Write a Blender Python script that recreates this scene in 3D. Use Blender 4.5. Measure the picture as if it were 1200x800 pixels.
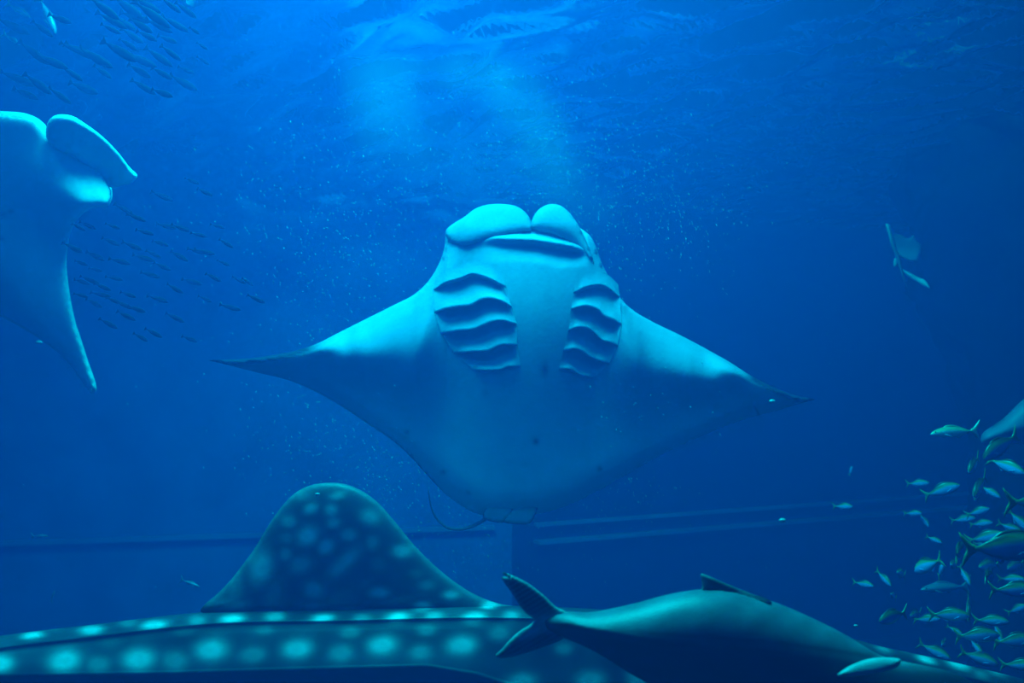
import bpy, bmesh, math, random
import numpy as np
from mathutils import Vector, Matrix, noise
from mathutils.geometry import delaunay_2d_cdt

# ------------------------------------------------------------------ scene, camera, sky, lights, exposure
sc = bpy.context.scene
for o in list(bpy.data.objects):
    bpy.data.objects.remove(o)
COL = sc.collection
F_PX = 1000.0
PITCH = math.atan(50 / F_PX)
CAM = Vector((0, 0, 5.0))

cam = bpy.data.cameras.new('camera')
cam.sensor_width = 36
cam.lens = 36 * F_PX / 1200
cam.clip_start, cam.clip_end = 0.05, 200
cam_ob = bpy.data.objects.new('camera', cam)
cam_ob.location = CAM
cam_ob.rotation_euler = (math.pi / 2 + PITCH, 0, 0)
COL.objects.link(cam_ob)
sc.camera = cam_ob
cam.dof.use_dof = True
cam.dof.focus_distance = 5.4
cam.dof.aperture_fstop = 2.0

sc.view_settings.view_transform = 'Standard'
sc.view_settings.look = 'None'
sc.view_settings.gamma = 1
sc.view_settings.use_curve_mapping = False
sc.view_settings.exposure = 0.0
sc.cycles.volume_bounces = 3
sc.cycles.max_bounces = 6
sc.cycles.diffuse_bounces = 2
sc.cycles.glossy_bounces = 3
sc.cycles.transparent_max_bounces = 12
sc.cycles.caustics_reflective = False
sc.cycles.caustics_refractive = False

world = bpy.data.worlds.new('sky')
sc.world = world
world.use_nodes = True
bg = world.node_tree.nodes['Background']
bg.inputs[0].default_value = (0.005, 0.34, 1.0, 1)
bg.inputs[1].default_value = 0.03


def lamp(name, kind, loc, aim, energy, color, **kw):
    d = bpy.data.lights.new(name, kind)
    d.energy, d.color = energy, color
    for k, v in kw.items():
        setattr(d, k, v)
    o = bpy.data.objects.new(name, d)
    o.location = loc
    o.rotation_euler = (Vector(aim) - Vector(loc)).to_track_quat('-Z', 'Y').to_euler()
    COL.objects.link(o)
    return o


lamp('sun', 'SUN', (0, 0, 30), (1.5, 27, 0), 0.58, (0.01, 0.66, 1.1), angle=math.radians(6))
lamp('skylight', 'AREA', (-0.8, 5.2, 10.3), (-0.6, 6.6, 0), 1620, (0.01, 0.90, 1.03), shape='DISK', size=3.6)

# ------------------------------------------------------------------ helpers
FWD = Vector((0, math.cos(PITCH), math.sin(PITCH)))
UPV = Vector((0, -math.sin(PITCH), math.cos(PITCH)))
RGT = Vector((1, 0, 0))
CX, CY = 600.0, 400.0


def at(px, py, d):
    """the point of the tank seen at a pixel of the photograph, d metres in front of the lens"""
    return CAM + RGT * ((px - CX) / F_PX * d) + UPV * ((CY - py) / F_PX * d) + FWD * d


def tag(o, label, cat, group=None, kind=None):
    if label: o['label'] = label
    if cat: o['category'] = cat
    if group: o['group'] = group
    if kind: o['kind'] = kind
    return o


def empty(name, loc, rot=(0, 0, 0)):
    o = bpy.data.objects.new(name, None)
    o.location, o.rotation_euler = loc, rot
    o.empty_display_size = 0.2
    COL.objects.link(o)
    return o


def mesh_obj(name, verts, faces, m, parent=None, cols=None, smooth=True):
    me = bpy.data.meshes.new(name)
    me.from_pydata([tuple(map(float, v)) for v in verts], [], [tuple(map(int, f)) for f in faces])
    if cols is not None:
        ca = me.color_attributes.new('pigment_light', 'FLOAT_COLOR', 'POINT')
        c = np.ones((len(verts), 4), dtype=np.float32)
        c[:, :3] = cols
        ca.data.foreach_set('color', c.ravel())
    bm = bmesh.new()
    bm.from_mesh(me)
    bmesh.ops.recalc_face_normals(bm, faces=bm.faces)
    bm.to_mesh(me)
    bm.free()
    if smooth:
        me.shade_smooth()
    me.materials.append(m)
    o = bpy.data.objects.new(name, me)
    COL.objects.link(o)
    if parent is not None:
        o.parent = parent
    return o


def srgb(h):
    v = [int(h[i:i + 2], 16) / 255 for i in (0, 2, 4)]
    return tuple(c / 12.92 if c <= .04045 else ((c + .055) / 1.055) ** 2.4 for c in v)


MATS = {}


def skin(name, color=None, rough=0.5, spec=0.3, bump=0.0, scale=60.0, mottle=0.12):
    """animal skin: pigment attribute (or one colour) broken up by a fine noise, slightly wet"""
    m = bpy.data.materials.new(name)
    m.use_nodes = True
    nt = m.node_tree
    b = nt.nodes['Principled BSDF']
    b.inputs['Roughness'].default_value = rough
    b.inputs['Specular IOR Level'].default_value = spec
    if color is None:
        src = nt.nodes.new('ShaderNodeAttribute')
        src.attribute_name = 'pigment_light'
        out = src.outputs['Color']
    else:
        src = nt.nodes.new('ShaderNodeRGB')
        src.outputs[0].default_value = (*color, 1)
        out = src.outputs[0]
    tc = nt.nodes.new('ShaderNodeTexCoord')
    nz = nt.nodes.new('ShaderNodeTexNoise')
    nz.inputs['Scale'].default_value = scale * 0.2
    nz.inputs['Detail'].default_value = 5
    nt.links.new(tc.outputs['Object'], nz.inputs['Vector'])
    mr = nt.nodes.new('ShaderNodeMapRange')
    mr.inputs[1].default_value, mr.inputs[2].default_value = 0.3, 0.7
    mr.inputs[3].default_value, mr.inputs[4].default_value = 1 - mottle, 1.0
    nt.links.new(nz.outputs[0], mr.inputs[0])
    mx = nt.nodes.new('ShaderNodeVectorMath')
    mx.operation = 'SCALE'
    nt.links.new(out, mx.inputs[0])
    nt.links.new(mr.outputs[0], mx.inputs['Scale'])
    nt.links.new(mx.outputs[0], b.inputs['Base Color'])
    if bump:
        n2 = nt.nodes.new('ShaderNodeTexNoise')
        n2.inputs['Scale'].default_value = scale
        nt.links.new(tc.outputs['Object'], n2.inputs['Vector'])
        bp = nt.nodes.new('ShaderNodeBump')
        bp.inputs['Strength'].default_value = bump
        bp.inputs['Distance'].default_value = 0.01
        nt.links.new(n2.outputs[0], bp.inputs['Height'])
        nt.links.new(bp.outputs[0], b.inputs['Normal'])
    MATS[name] = m
    return m


def catmull(pts, step, closed=True):
    p = np.array(pts, float)
    n = len(p)
    out = []
    for i in range(n if closed else n - 1):
        if closed:
            a, b, c, d = p[i - 1], p[i], p[(i + 1) % n], p[(i + 2) % n]
        else:
            a, b, c, d = p[max(i - 1, 0)], p[i], p[i + 1], p[min(i + 2, n - 1)]
        k = max(1, int(round(np.linalg.norm(c - b) / step)))
        # centripetal tangents keep sharp tips from overshooting
        t0 = max(np.linalg.norm(b - a) ** .5, 1e-6)
        t1 = max(np.linalg.norm(c - b) ** .5, 1e-6)
        t2 = max(np.linalg.norm(d - c) ** .5, 1e-6)
        m1 = (c - b) + t1 * ((b - a) / t0 - (c - a) / (t0 + t1)) if np.linalg.norm(b - a) > 1e-6 else (c - b)
        m2 = (c - b) + t1 * ((d - c) / t2 - (d - b) / (t1 + t2)) if np.linalg.norm(d - c) > 1e-6 else (c - b)
        for j in range(k):
            u = j / k
            out.append((2 * u**3 - 3 * u**2 + 1) * b + (u**3 - 2 * u**2 + u) * m1 + (-2 * u**3 + 3 * u**2) * c + (u**3 - u**2) * m2)
    if not closed:
        out.append(p[-1])
    return np.array(out)


def seg_dist(q, poly, closed=True):
    a = poly
    b = np.roll(poly, -1, axis=0)
    if not closed:
        a, b = a[:-1], b[:-1]
    best = np.full(len(q), 1e18)
    for i in range(len(a)):
        ab = b[i] - a[i]
        l2 = max(ab @ ab, 1e-12)
        t = np.clip(((q - a[i]) @ ab) / l2, 0, 1)
        e = q - (a[i] + t[:, None] * ab)
        best = np.minimum(best, (e * e).sum(1))
    return np.sqrt(best)


def inside(q, poly):
    x, y = q[:, 0], q[:, 1]
    r = np.zeros(len(q), bool)
    n = len(poly)
    for i in range(n):
        x1, y1 = poly[i]
        x2, y2 = poly[(i + 1) % n]
        if y1 == y2:
            continue
        c = ((y1 > y) != (y2 > y)) & (x < (x2 - x1) * (y - y1) / (y2 - y1) + x1)
        r ^= c
    return r


def sm(a, b, x):
    t = np.clip((x - a) / (b - a), 0, 1)
    return t * t * (3 - 2 * t)


def gauss(x, y, cx, cy, rx, ry, rot=0.0):
    c, s = math.cos(rot), math.sin(rot)
    dx, dy = x - cx, y - cy
    u, v = (dx * c + dy * s) / rx, (-dx * s + dy * c) / ry
    return np.exp(-(u * u + v * v))


def edge(d, R):
    return np.sqrt(1 - (1 - np.minimum(d / R, 1)) ** 2)


def to_local(x, y, w, c, dist):
    """plan coordinates (pixels of the photograph, w = pixels towards the lens) to metres about c at a distance"""
    s = dist / F_PX
    k = 1 - w / F_PX
    X = (CX - c[0] + (x - CX) * k) * s
    Z = (c[1] - CY - (y - CY) * k) * s
    return np.stack([X, -w * s, Z], 1)


def relief(name, outline, step, front, back, c, dist, m, parent=None, mid=None, pig=None, m_step=None):
    """A closed solid body: an outline filled with a Delaunay mesh, given thickness on both sides.
    front/back(x, y, d) are the half thicknesses, d = distance from the rim; mid(x, y) bends the whole body."""
    poly = catmull(outline, m_step or step)
    lo, hi = poly.min(0), poly.max(0)
    gx = np.arange(lo[0], hi[0], step)
    gy = np.arange(lo[1], hi[1], step * .87)
    q = np.array([(x + (step * .5 if j % 2 else 0), y) for j, y in enumerate(gy) for x in gx])
    q = q[inside(q, poly)]
    q = q[seg_dist(q, poly) > step * .55]
    nb = len(poly)
    allp = np.vstack([poly, q])
    vs, es, fs, ov, oe, of = delaunay_2d_cdt([Vector(p) for p in allp], [(i, (i + 1) % nb) for i in range(nb)], [], 1, 1e-5)
    P = np.array([tuple(v) for v in vs])
    d = seg_dist(P, poly)
    rim = d < 1e-3
    d[rim] = 0
    x, y = P[:, 0], P[:, 1]
    md = mid(x, y) if mid else np.zeros(len(P))
    wf = md + np.where(rim, 0, front(x, y, d))
    wb = md - np.where(rim, 0, back(x, y, d))
    n = len(P)
    idx = np.arange(n)
    bidx = np.where(rim, idx, idx + n)
    V = np.vstack([to_local(x, y, wf, c, dist), to_local(x, y, wb, c, dist)])
    faces = [tuple(f) for f in fs]
    faces += [tuple(bidx[list(reversed(f))]) for f in fs]
    cols = None
    if pig:
        cols = np.vstack([pig(x, y, d, 1), pig(x, y, d, -1)])
    used = np.unique(np.array([i for f in faces for i in f]))
    remap = np.full(2 * n, -1)
    remap[used] = np.arange(len(used))
    faces = [tuple(remap[list(f)]) for f in faces]
    return mesh_obj(name, V[used], faces, m, parent, None if cols is None else cols[used])


def tube(name, pts, radii, m, parent=None, n=8, cols=None):
    pts = [Vector(p) for p in pts]
    V, Fc = [], []
    for i, p in enumerate(pts):
        t = (pts[min(i + 1, len(pts) - 1)] - pts[max(i - 1, 0)]).normalized()
        a = t.cross(Vector((0, 1, 0.01))).normalized()
        b = t.cross(a)
        for k in range(n):
            g = 2 * math.pi * k / n
            V.append(p + (a * math.cos(g) + b * math.sin(g)) * radii[i])
    for i in range(len(pts) - 1):
        for k in range(n):
            k2 = (k + 1) % n
            Fc.append((i * n + k, i * n + k2, (i + 1) * n + k2, (i + 1) * n + k))
    Fc.append(tuple(range(n)))
    Fc.append(tuple((len(pts) - 1) * n + k for k in range(n)))
    return mesh_obj(name, V, Fc, m, parent)


def mix(a, b, t):
    return np.array(a)[None, :] * (1 - t[:, None]) + np.array(b)[None, :] * t[:, None]

# ------------------------------------------------------------------ the tank: water, surface, walls, floor, rock
SURF = CAM.z + 3.0
TOP = SURF + 0.06


def water_mat():
    m = bpy.data.materials.new('sea_water')
    m.use_nodes = True
    nt = m.node_tree
    nt.nodes.clear()
    out = nt.nodes.new('ShaderNodeOutputMaterial')
    s = nt.nodes.new('ShaderNodeVolumeScatter')
    s.inputs['Color'].default_value = (0.0, 0.26, 1.0, 1)
    s.inputs['Density'].default_value = 0.060
    s.inputs['Anisotropy'].default_value = 0.4
    a = nt.nodes.new('ShaderNodeVolumeAbsorption')
    a.inputs['Color'].default_value = (0.0, 0.90, 0.97, 1)
    a.inputs['Density'].default_value = 0.32
    add = nt.nodes.new('ShaderNodeAddShader')
    nt.links.new(s.outputs[0], add.inputs[0])
    nt.links.new(a.outputs[0], add.inputs[1])
    nt.links.new(add.outputs[0], out.inputs['Volume'])
    return m


def box(name, lo, hi, m, parent=None):
    V = [(x, y, z) for x in (lo[0], hi[0]) for y in (lo[1], hi[1]) for z in (lo[2], hi[2])]
    Fc = [(0, 1, 3, 2), (4, 6, 7, 5), (0, 4, 5, 1), (2, 3, 7, 6), (0, 2, 6, 4), (1, 5, 7, 3)]
    return mesh_obj(name, V, Fc, m, parent, smooth=False)


water = box('water', (-22, -1.0, -0.05), (26, 26, SURF + 0.02), water_mat())
tag(water, 'deep blue sea water filling the tank', None, kind='structure')


def surface_mat():
    m = bpy.data.materials.new('water_surface')
    m.use_nodes = True
    nt = m.node_tree
    nt.nodes.clear()
    out = nt.nodes.new('ShaderNodeOutputMaterial')
    fr = nt.nodes.new('ShaderNodeFresnel')
    fr.inputs['IOR'].default_value = 1.33
    tr = nt.nodes.new('ShaderNodeBsdfTransparent')
    gl = nt.nodes.new('ShaderNodeBsdfGlossy')
    gl.inputs['Roughness'].default_value = 0.0
    gl.inputs['Color'].default_value = (0.9, 0.95, 1, 1)
    mx = nt.nodes.new('ShaderNodeMixShader')
    nt.links.new(fr.outputs[0], mx.inputs[0])
    nt.links.new(tr.outputs[0], mx.inputs[1])
    nt.links.new(gl.outputs[0], mx.inputs[2])
    nt.links.new(mx.outputs[0], out.inputs['Surface'])
    return m


def build_surface():
    rng = np.random.default_rng(4)
    xs = np.arange(-14, 20, 0.065)
    ys = np.arange(-0.9, 23, 0.065)
    X, Y = np.meshgrid(xs, ys)
    Z = np.zeros_like(X)
    for i in range(52):
        lam = 0.22 + 0.8 * rng.random() ** 1.5
        th = rng.normal(math.radians(55), 0.28)
        k = 2 * math.pi / lam
        amp = 0.027 * lam
        ph = rng.uniform(0, 6.28)
        wob = 0.7 * np.sin(X * .31 + i) + 0.7 * np.sin(Y * .37 + 2 * i)
        Z += amp * np.sin(k * (X * math.cos(th) + Y * math.sin(th)) + ph + wob)
    n, mcol = X.shape
    V = np.stack([X.ravel(), Y.ravel(), SURF - 0.05 + Z.ravel()], 1)
    i = np.arange(n * mcol).reshape(n, mcol)
    Fc = np.stack([i[:-1, :-1].ravel(), i[:-1, 1:].ravel(), i[1:, 1:].ravel(), i[1:, :-1].ravel()], 1)
    me = bpy.data.meshes.new('water_surface')
    me.vertices.add(len(V)); me.vertices.foreach_set('co', V.ravel())
    me.loops.add(Fc.size); me.loops.foreach_set('vertex_index', Fc.ravel())
    me.polygons.add(len(Fc)); me.polygons.foreach_set('loop_start', np.arange(0, Fc.size, 4))
    me.update(calc_edges=True); me.validate()
    me.shade_smooth()
    me.materials.append(surface_mat())
    o = bpy.data.objects.new('water_surface', me)
    COL.objects.link(o)
    tag(o, 'rippled underside of the water surface', None, kind='structure')


build_surface()


def wall_mat(name, col, scale=1.2, rough=0.8):
    m = bpy.data.materials.new(name)
    m.use_nodes = True
    nt = m.node_tree
    b = nt.nodes['Principled BSDF']
    b.inputs['Roughness'].default_value = rough
    b.inputs['Specular IOR Level'].default_value = 0.1
    tc = nt.nodes.new('ShaderNodeTexCoord')
    nz = nt.nodes.new('ShaderNodeTexNoise')
    nz.inputs['Scale'].default_value = scale
    nz.inputs['Detail'].default_value = 6
    nt.links.new(tc.outputs['Object'], nz.inputs['Vector'])
    rp = nt.nodes.new('ShaderNodeValToRGB')
    rp.color_ramp.elements[0].position, rp.color_ramp.elements[1].position = 0.3, 0.7
    rp.color_ramp.elements[0].color = (*[c * .75 for c in col], 1)
    rp.color_ramp.elements[1].color = (*[min(1, c * 1.2) for c in col], 1)
    nt.links.new(nz.outputs[0], rp.inputs[0])
    nt.links.new(rp.outputs[0], b.inputs['Base Color'])
    return m


M_WALL_L = wall_mat('painted_wall_blue', (0.06, 0.16, 0.40))
M_WALL_R = wall_mat('dark_wall_panel', (0.01, 0.03, 0.07))
M_FLOOR = wall_mat('tank_floor', (0.02, 0.07, 0.15), 0.8)
M_TRIM = wall_mat('ledge_paint', (0.07, 0.22, 0.40))
M_ROCK = wall_mat('rock', (0.004, 0.012, 0.022), 2.5)


def wall_between(name, a, b, z0, z1, th, m, inward):
    a, b = Vector(a), Vector(b)
    n = Vector((-(b - a).y, (b - a).x)).normalized() * th
    if n.y < 0: n = -n
    if inward: n = inward * th
    V = [(a.x, a.y, z0), (b.x, b.y, z0), (b.x + n.x, b.y + n.y, z0), (a.x + n.x, a.y + n.y, z0)]
    V += [(x, y, z1) for x, y, _ in V]
    Fc = [(0, 1, 2, 3), (4, 5, 6, 7), (0, 1, 5, 4), (1, 2, 6, 5), (2, 3, 7, 6), (3, 0, 4, 7)]
    o = mesh_obj(name, V, Fc, m, smooth=False)
    o['kind'] = 'structure'
    return o


def rock_column():
    V, Fc = [], []
    n, m = 64, 60
    base = at(1300, 400, 10.5)
    for j in range(m):
        z = SURF * 1.0 * j / (m - 1)
        py = 450 - (z - CAM.z) / 10.5 * 1000
        rad = float(np.interp(py, [170, 260, 330, 390, 440, 480, 700, 900], [216, 212, 196, 178, 160, 142, 150, 170])) * 10.5 / 1000
        for i in range(n):
            g = 2 * math.pi * i / n
            p = Vector((math.cos(g), math.sin(g), 0)) * rad
            q = Vector((base.x + p.x, base.y + p.y, z))
            dsp = noise.fractal(q * .9, 1.0, 2.0, 4) * .22 + noise.noise(q * 3.2) * .10
            V.append(q + p.normalized() * dsp)
    for j in range(m - 1):
        for i in range(n):
            i2 = (i + 1) % n
            Fc.append((j * n + i, j * n + i2, (j + 1) * n + i2, (j + 1) * n + i))
    Fc.append(tuple(range(n)))
    Fc.append(tuple((m - 1) * n + i for i in range(n)))
    o = mesh_obj('rock_column', V, Fc, M_ROCK)
    tag(o, 'dark craggy rock column at the right of the tank', None, None, 'structure')


rock_column()
light_block_slab = box('light_block_slab', (-21.5, -1.0, SURF + 0.25), (17.0, 1.2, SURF + 0.6), M_WALL_R)  # added out of view to block sky and sun over the near water
tag(light_block_slab, 'added unseen slab blocking light over the front of the tank', None, None, 'structure')
wall_between('light_block_wall', (-21.5, -0.6), (17.0, -0.6), 0, TOP, 0.4, M_WALL_R, Vector((0, -1)))  # added behind the camera to keep stray light off the near water
floor = box('floor', (-22, -1, -0.4), (26, 26, 0.0), M_FLOOR)
floor['kind'] = 'structure'
wall_between('wall_back_left', (-21.5, 9.8), (0.0, 14.0), 0, TOP, 0.4, M_WALL_L, None)
wall_between('wall_back_right', (0.0, 14.0), (17.0, 21.4), 0, TOP, 0.4, M_WALL_R, None)
wall_between('wall_left', (-21.5, -1), (-21.5, 10), 0, TOP, 0.4, M_WALL_L, Vector((-1, 0)))
wall_between('wall_right', (17.0, -1), (17.0, 22), 0, TOP, 0.4, M_WALL_R, Vector((1, 0)))
LZ = CAM.z - 2.27
# stepped ledges that run along the two back walls
for i, (za, ou) in enumerate(((LZ, 0.14), (LZ - 0.28, 0.22))):
    d = (Vector((17.0, 21.4)) - Vector((0, 14.0))).normalized()
    nn = Vector((d.y, -d.x))
    a = Vector((0.35, 14.15)) + nn * ou
    b = a + d * 18.0
    wall_between('trim_%d' % (i + 1), (a.x, a.y), (b.x, b.y), za - 0.05, za, ou, M_TRIM, -nn)
d = (Vector((0, 14.0)) - Vector((-21.5, 9.8))).normalized()
nn = Vector((d.y, -d.x))
a = Vector((-0.3, 13.94)) + nn * 0.14
b = a - d * 21
wall_between('trim_3', (b.x, b.y), (a.x, a.y), LZ - 0.06, LZ, 0.14, M_TRIM, -nn)

# ------------------------------------------------------------------ materials of the animals
M_MANTA = skin('manta_skin', None, 0.6, 0.08, bump=0.15, scale=40, mottle=0.10)
M_MANTA_DARK = skin('manta_back', (0.015, 0.03, 0.05), 0.5, 0.3)
M_SHARK = skin('whale_shark_skin', None, 0.5, 0.3, bump=0.1, scale=60, mottle=0.25)
M_FISH = skin('fish_skin', None, 0.35, 0.5, mottle=0.1)
M_BIG = skin('grey_fish_skin', None, 0.45, 0.4, bump=0.08, scale=120, mottle=0.2)

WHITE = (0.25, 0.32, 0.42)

# ------------------------------------------------------------------ the manta in the middle
MC, MD = (612, 420), 6.0
m_top = [(245, 422), (262, 421.5), (290, 420), (320, 416), (345, 411), (370, 403), (400, 388), (430, 373), (460, 358), (485, 345), (503, 328),
         (516, 305), (521, 288), (523, 271), (533, 262), (550, 256), (580, 252), (605, 256), (622, 266), (640, 256), (660, 256), (680, 267),
         (692, 277), (699, 290), (704, 305), (712, 322), (724, 345), (740, 362), (765, 377), (800, 394), (830, 410), (855, 424), (880, 440), (910, 455), (935, 464), (955, 468)]
m_bot = [(940, 472), (910, 481), (880, 489), (850, 499), (820, 512), (790, 525), (760, 541), (730, 558), (700, 575), (670, 590), (640, 600),
         (600, 604), (563, 603), (540, 592), (520, 577), (500, 556), (480, 534), (460, 516), (430, 496), (400, 476), (370, 459), (340, 446), (300, 436), (265, 427)]
mt, mb = np.array(m_top), np.array(sorted(m_bot + [(245, 423), (955, 468.5)]))


def m_t(x, y):
    zt = np.interp(x, mt[:, 0], mt[:, 1])
    zb = np.interp(x, mb[:, 0], mb[:, 1])
    return np.clip((zb - y) / np.maximum(zb - zt, 1), 0, 1)


LIPS_L = [[(510, 338), (520, 331), (540, 325), (552, 320), (560, 321), (575, 326), (590, 334)],
          [(512, 365), (520, 362), (535, 359), (553, 357), (563, 351), (575, 349), (590, 353), (597, 358)],
          [(520, 390), (535, 387), (555, 385), (567, 380), (578, 376), (590, 375), (603, 379)],
          [(535, 413), (555, 411), (573, 410), (583, 405), (592, 403), (603, 404)],
          [(557, 433), (575, 433), (588, 432), (595, 429), (607, 429)]]
LIPS_R = [[(675, 341), (685, 336), (700, 333), (708, 334), (715, 338), (724, 346)],
          [(672, 361), (683, 358), (692, 359), (702, 363), (708, 370), (718, 374), (726, 379)],
          [(669, 386), (676, 383), (688, 384), (698, 391), (707, 399), (713, 400), (721, 404)],
          [(663, 410), (672, 408), (682, 411), (690, 417), (700, 421), (711, 425)],
          [(658, 432), (668, 432), (678, 438), (695, 442)]]
GILL_L = np.array([(509, 337)] + LIPS_L[0][1:] + [(597, 358), (604, 379), (604, 404), (608, 430), (590, 434), (556, 435), (534, 414), (519, 391), (511, 365)], float)
GILL_R = np.array([(674, 342)] + LIPS_R[0][1:] + [(727, 379), (722, 405), (712, 426), (695, 443), (676, 440), (657, 433), (662, 410), (668, 386), (671, 361)], float)


WT = np.linspace(0, 1, 101)


def soft(a, b, w):
    v = np.interp(np.linspace(-.2, 1.2, 141), a, b)
    g = np.exp(-(np.arange(-25, 26) / (w * 100)) ** 2)
    return np.convolve(np.pad(v, 25, mode='edge'), g / g.sum(), 'valid')[20:121]


WPROF = soft([-.2, 0, .2, .34, .5, .6, .7, .85, 1, 1.2], [0, 0, .16, .32, .74, 1.0, 1.0, .66, 0, -.6], .09)
WTIP = soft([0, .5, .86, .94, 1], [0, .5, 1, .95, .3], .04)


def manta_smooth(x, y, d):
    """belly relief without the gills and the mouth, pixels towards the lens"""
    t = m_t(x, y)
    q = ((x - 618) / 128) ** 2 + ((y - 398) / np.where(y > 398, 215, 165)) ** 2
    B = 66 * np.exp(-q * 1.05) * (edge(d, 30) * sm(500, 560, y) + 1 - sm(500, 560, y))
    ax = np.abs(x - 618)
    prof = np.interp(t, WT, WPROF)
    A = np.interp(ax, [0, 80, 130, 190, 225, 262, 330, 370], [0, 6, 32, 38, 30, 16, 8, 2])
    tipk = sm(205, 250, ax)
    prof = prof * (1 - tipk) + tipk * 1.7 * np.interp(t, WT, WTIP)
    W = B + A * prof + 9 * edge(d, 16) * sm(0, 26, d + 8)
    W += 9 * gauss(x, y, 494, 400, 13, 48, 0.18) + 8 * gauss(x, y, 738, 400, 12, 46, -0.2)
    W += 5 * gauss(x, y, 415, 398, 9, 26, 0.25)
    return W


def jaw(x):
    return np.interp(x, [540, 560, 600, 635, 655, 690, 700], [297, 303, 304, 305, 311, 309, 302])


def manta_front(x, y, d):
    W = manta_smooth(x, y, d)
    p = np.stack([x, y], 1)
    for G in (GILL_L, GILL_R):
        ins = inside(p, G)
        dd = seg_dist(p, G) * np.where(ins, 1, -1)
        W = W - 22 * sm(1, 9, dd)
    # the open mouth: a deep step behind the lower jaw, the upper jaw above it
    open_ = sm(550, 592, x) * (1 - sm(668, 692, x))
    top = np.interp(x, [550, 580, 625, 670, 700], [288, 283, 284.5, 292, 302])
    u = (y - top) / np.maximum(jaw(x) + 3 - top, 2)
    pocket = sm(-.15, .25, u) * np.clip(1 - u, 0, 1) ** 1.1
    W = W - (5 + 7 * sm(575, 640, x)) * pocket * open_ - 8 * sm(4, 12, top - y) * open_
    W = W + 4 * np.exp(-((y - top + 4) / 4.0) ** 2) * open_
    return np.maximum(W, 1.0)


def manta_mid(x, y):
    ax = np.abs(x - 618) / 340
    return 26 * ax ** 2 - 10 * ax


def manta_pig_light(x, y, d, side):
    if side < 0:
        return mix((0.012, 0.02, 0.03), (0.02, 0.03, 0.045), np.clip(d / 80, 0, 1))
    base = mix(WHITE, (0.60, 0.76, 0.88), sm(430, 560, y))  # head kept darker, belly lightened in colour to offset the uneven light
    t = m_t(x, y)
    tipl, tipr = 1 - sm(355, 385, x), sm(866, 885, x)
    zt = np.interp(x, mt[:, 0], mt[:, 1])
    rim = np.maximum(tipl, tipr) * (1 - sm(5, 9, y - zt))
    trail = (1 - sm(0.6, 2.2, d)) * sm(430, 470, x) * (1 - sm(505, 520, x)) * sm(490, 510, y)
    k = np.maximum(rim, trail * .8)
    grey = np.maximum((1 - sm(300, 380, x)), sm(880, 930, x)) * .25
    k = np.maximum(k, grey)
    for cx_, cy_, rx, ry, a in ((638.5, 433, 4, 8, .95), (628, 517, 4, 4, .9), (477, 506, 3, 3, .7), (519.5, 553, 3, 2.6, .7), (703, 549, 3, 3, .7),
                                (549, 577, 2.4, 2.4, .5), (569, 461, 5, 5, .25), (615, 543, 7, 4, .18), (598, 540, 5, 3, .12), (640, 350, 8, 6, .10)):
        k = np.maximum(k, a * gauss(x, y, cx_, cy_, rx, ry))
    # scratch by the right wing tip and the thin dark seam on its trailing edge
    sd = seg_dist(np.stack([x, y], 1), np.array([(884, 475), (887, 482), (891, 488)], float), False)
    k = np.maximum(k, .6 * np.exp(-(sd / 1.6) ** 2))
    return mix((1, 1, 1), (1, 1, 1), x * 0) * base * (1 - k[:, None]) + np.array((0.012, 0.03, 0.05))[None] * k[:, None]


manta = empty('manta_ray', at(*MC, MD), (PITCH, 0, 0))
tag(manta, 'manta ray showing its pale belly and gill slits in the middle of the tank', 'manta ray')
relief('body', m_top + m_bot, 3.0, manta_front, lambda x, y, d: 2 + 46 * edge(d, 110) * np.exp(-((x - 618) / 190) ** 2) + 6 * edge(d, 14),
       MC, MD, M_MANTA, manta, manta_mid, manta_pig_light)


def gill(lip, prev, out, dip):
    """one gill flap: starts deep under the lip above it, swells out to its own lip and folds back under"""
    n, rows = 26, 12
    def rs(c):
        c = catmull(c, 1.0, False)
        s = np.concatenate([[0], np.cumsum(np.linalg.norm(np.diff(c, axis=0), axis=1))])
        u = np.linspace(0, s[-1], n)
        return np.stack([np.interp(u, s, c[:, 0]), np.interp(u, s, c[:, 1])], 1)
    L, Pv = rs(lip), rs(prev)
    for q in (L, Pv):
        a, b = q[0] - q[3], q[-1] - q[-4]
        q[0] += a / np.linalg.norm(a) * 3
        q[-1] += b / np.linalg.norm(b) * 3
    u = np.linspace(0, 1, n)
    taper = np.clip(np.minimum(u, 1 - u) / .16, 0, 1) ** .6
    xs, ys, ws = [], [], []
    def put(p, h):
        d = np.full(n, 60.0)
        xs.append(p[:, 0]); ys.append(p[:, 1])
        ws.append(manta_smooth(p[:, 0], p[:, 1], d) + manta_mid(p[:, 0], p[:, 1]) + h)
    for r in range(rows):
        s = r / (rows - 1)
        p = Pv * (1 - s) + L * s
        put(p, (-dip + (dip + out) * s ** 1.8) * taper + .8 * (1 - taper))
    put(L + np.array([0, 1.2]), out * .7 * taper)
    put(L + np.array([0, .6]), -2 * taper)
    put(L + np.array([0, -4.0]), -14 * taper)
    x, y, w = map(np.concatenate, (xs, ys, ws))
    R = len(xs)
    i = np.arange(R * n).reshape(R, n)
    Fc = np.stack([i[:-1, :-1].ravel(), i[:-1, 1:].ravel(), i[1:, 1:].ravel(), i[1:, :-1].ravel()], 1)
    cols = mix(WHITE, (0.22, 0.28, 0.37), np.repeat(np.concatenate([np.linspace(.9, 0, rows) if dip else np.zeros(rows), [.3, .8, 1]]), n))  # gill grey plus recess shade under the lip above, painted together
    return mesh_obj('gill_flap', to_local(x, y, w, MC, MD), Fc, M_MANTA, manta, cols)


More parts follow.
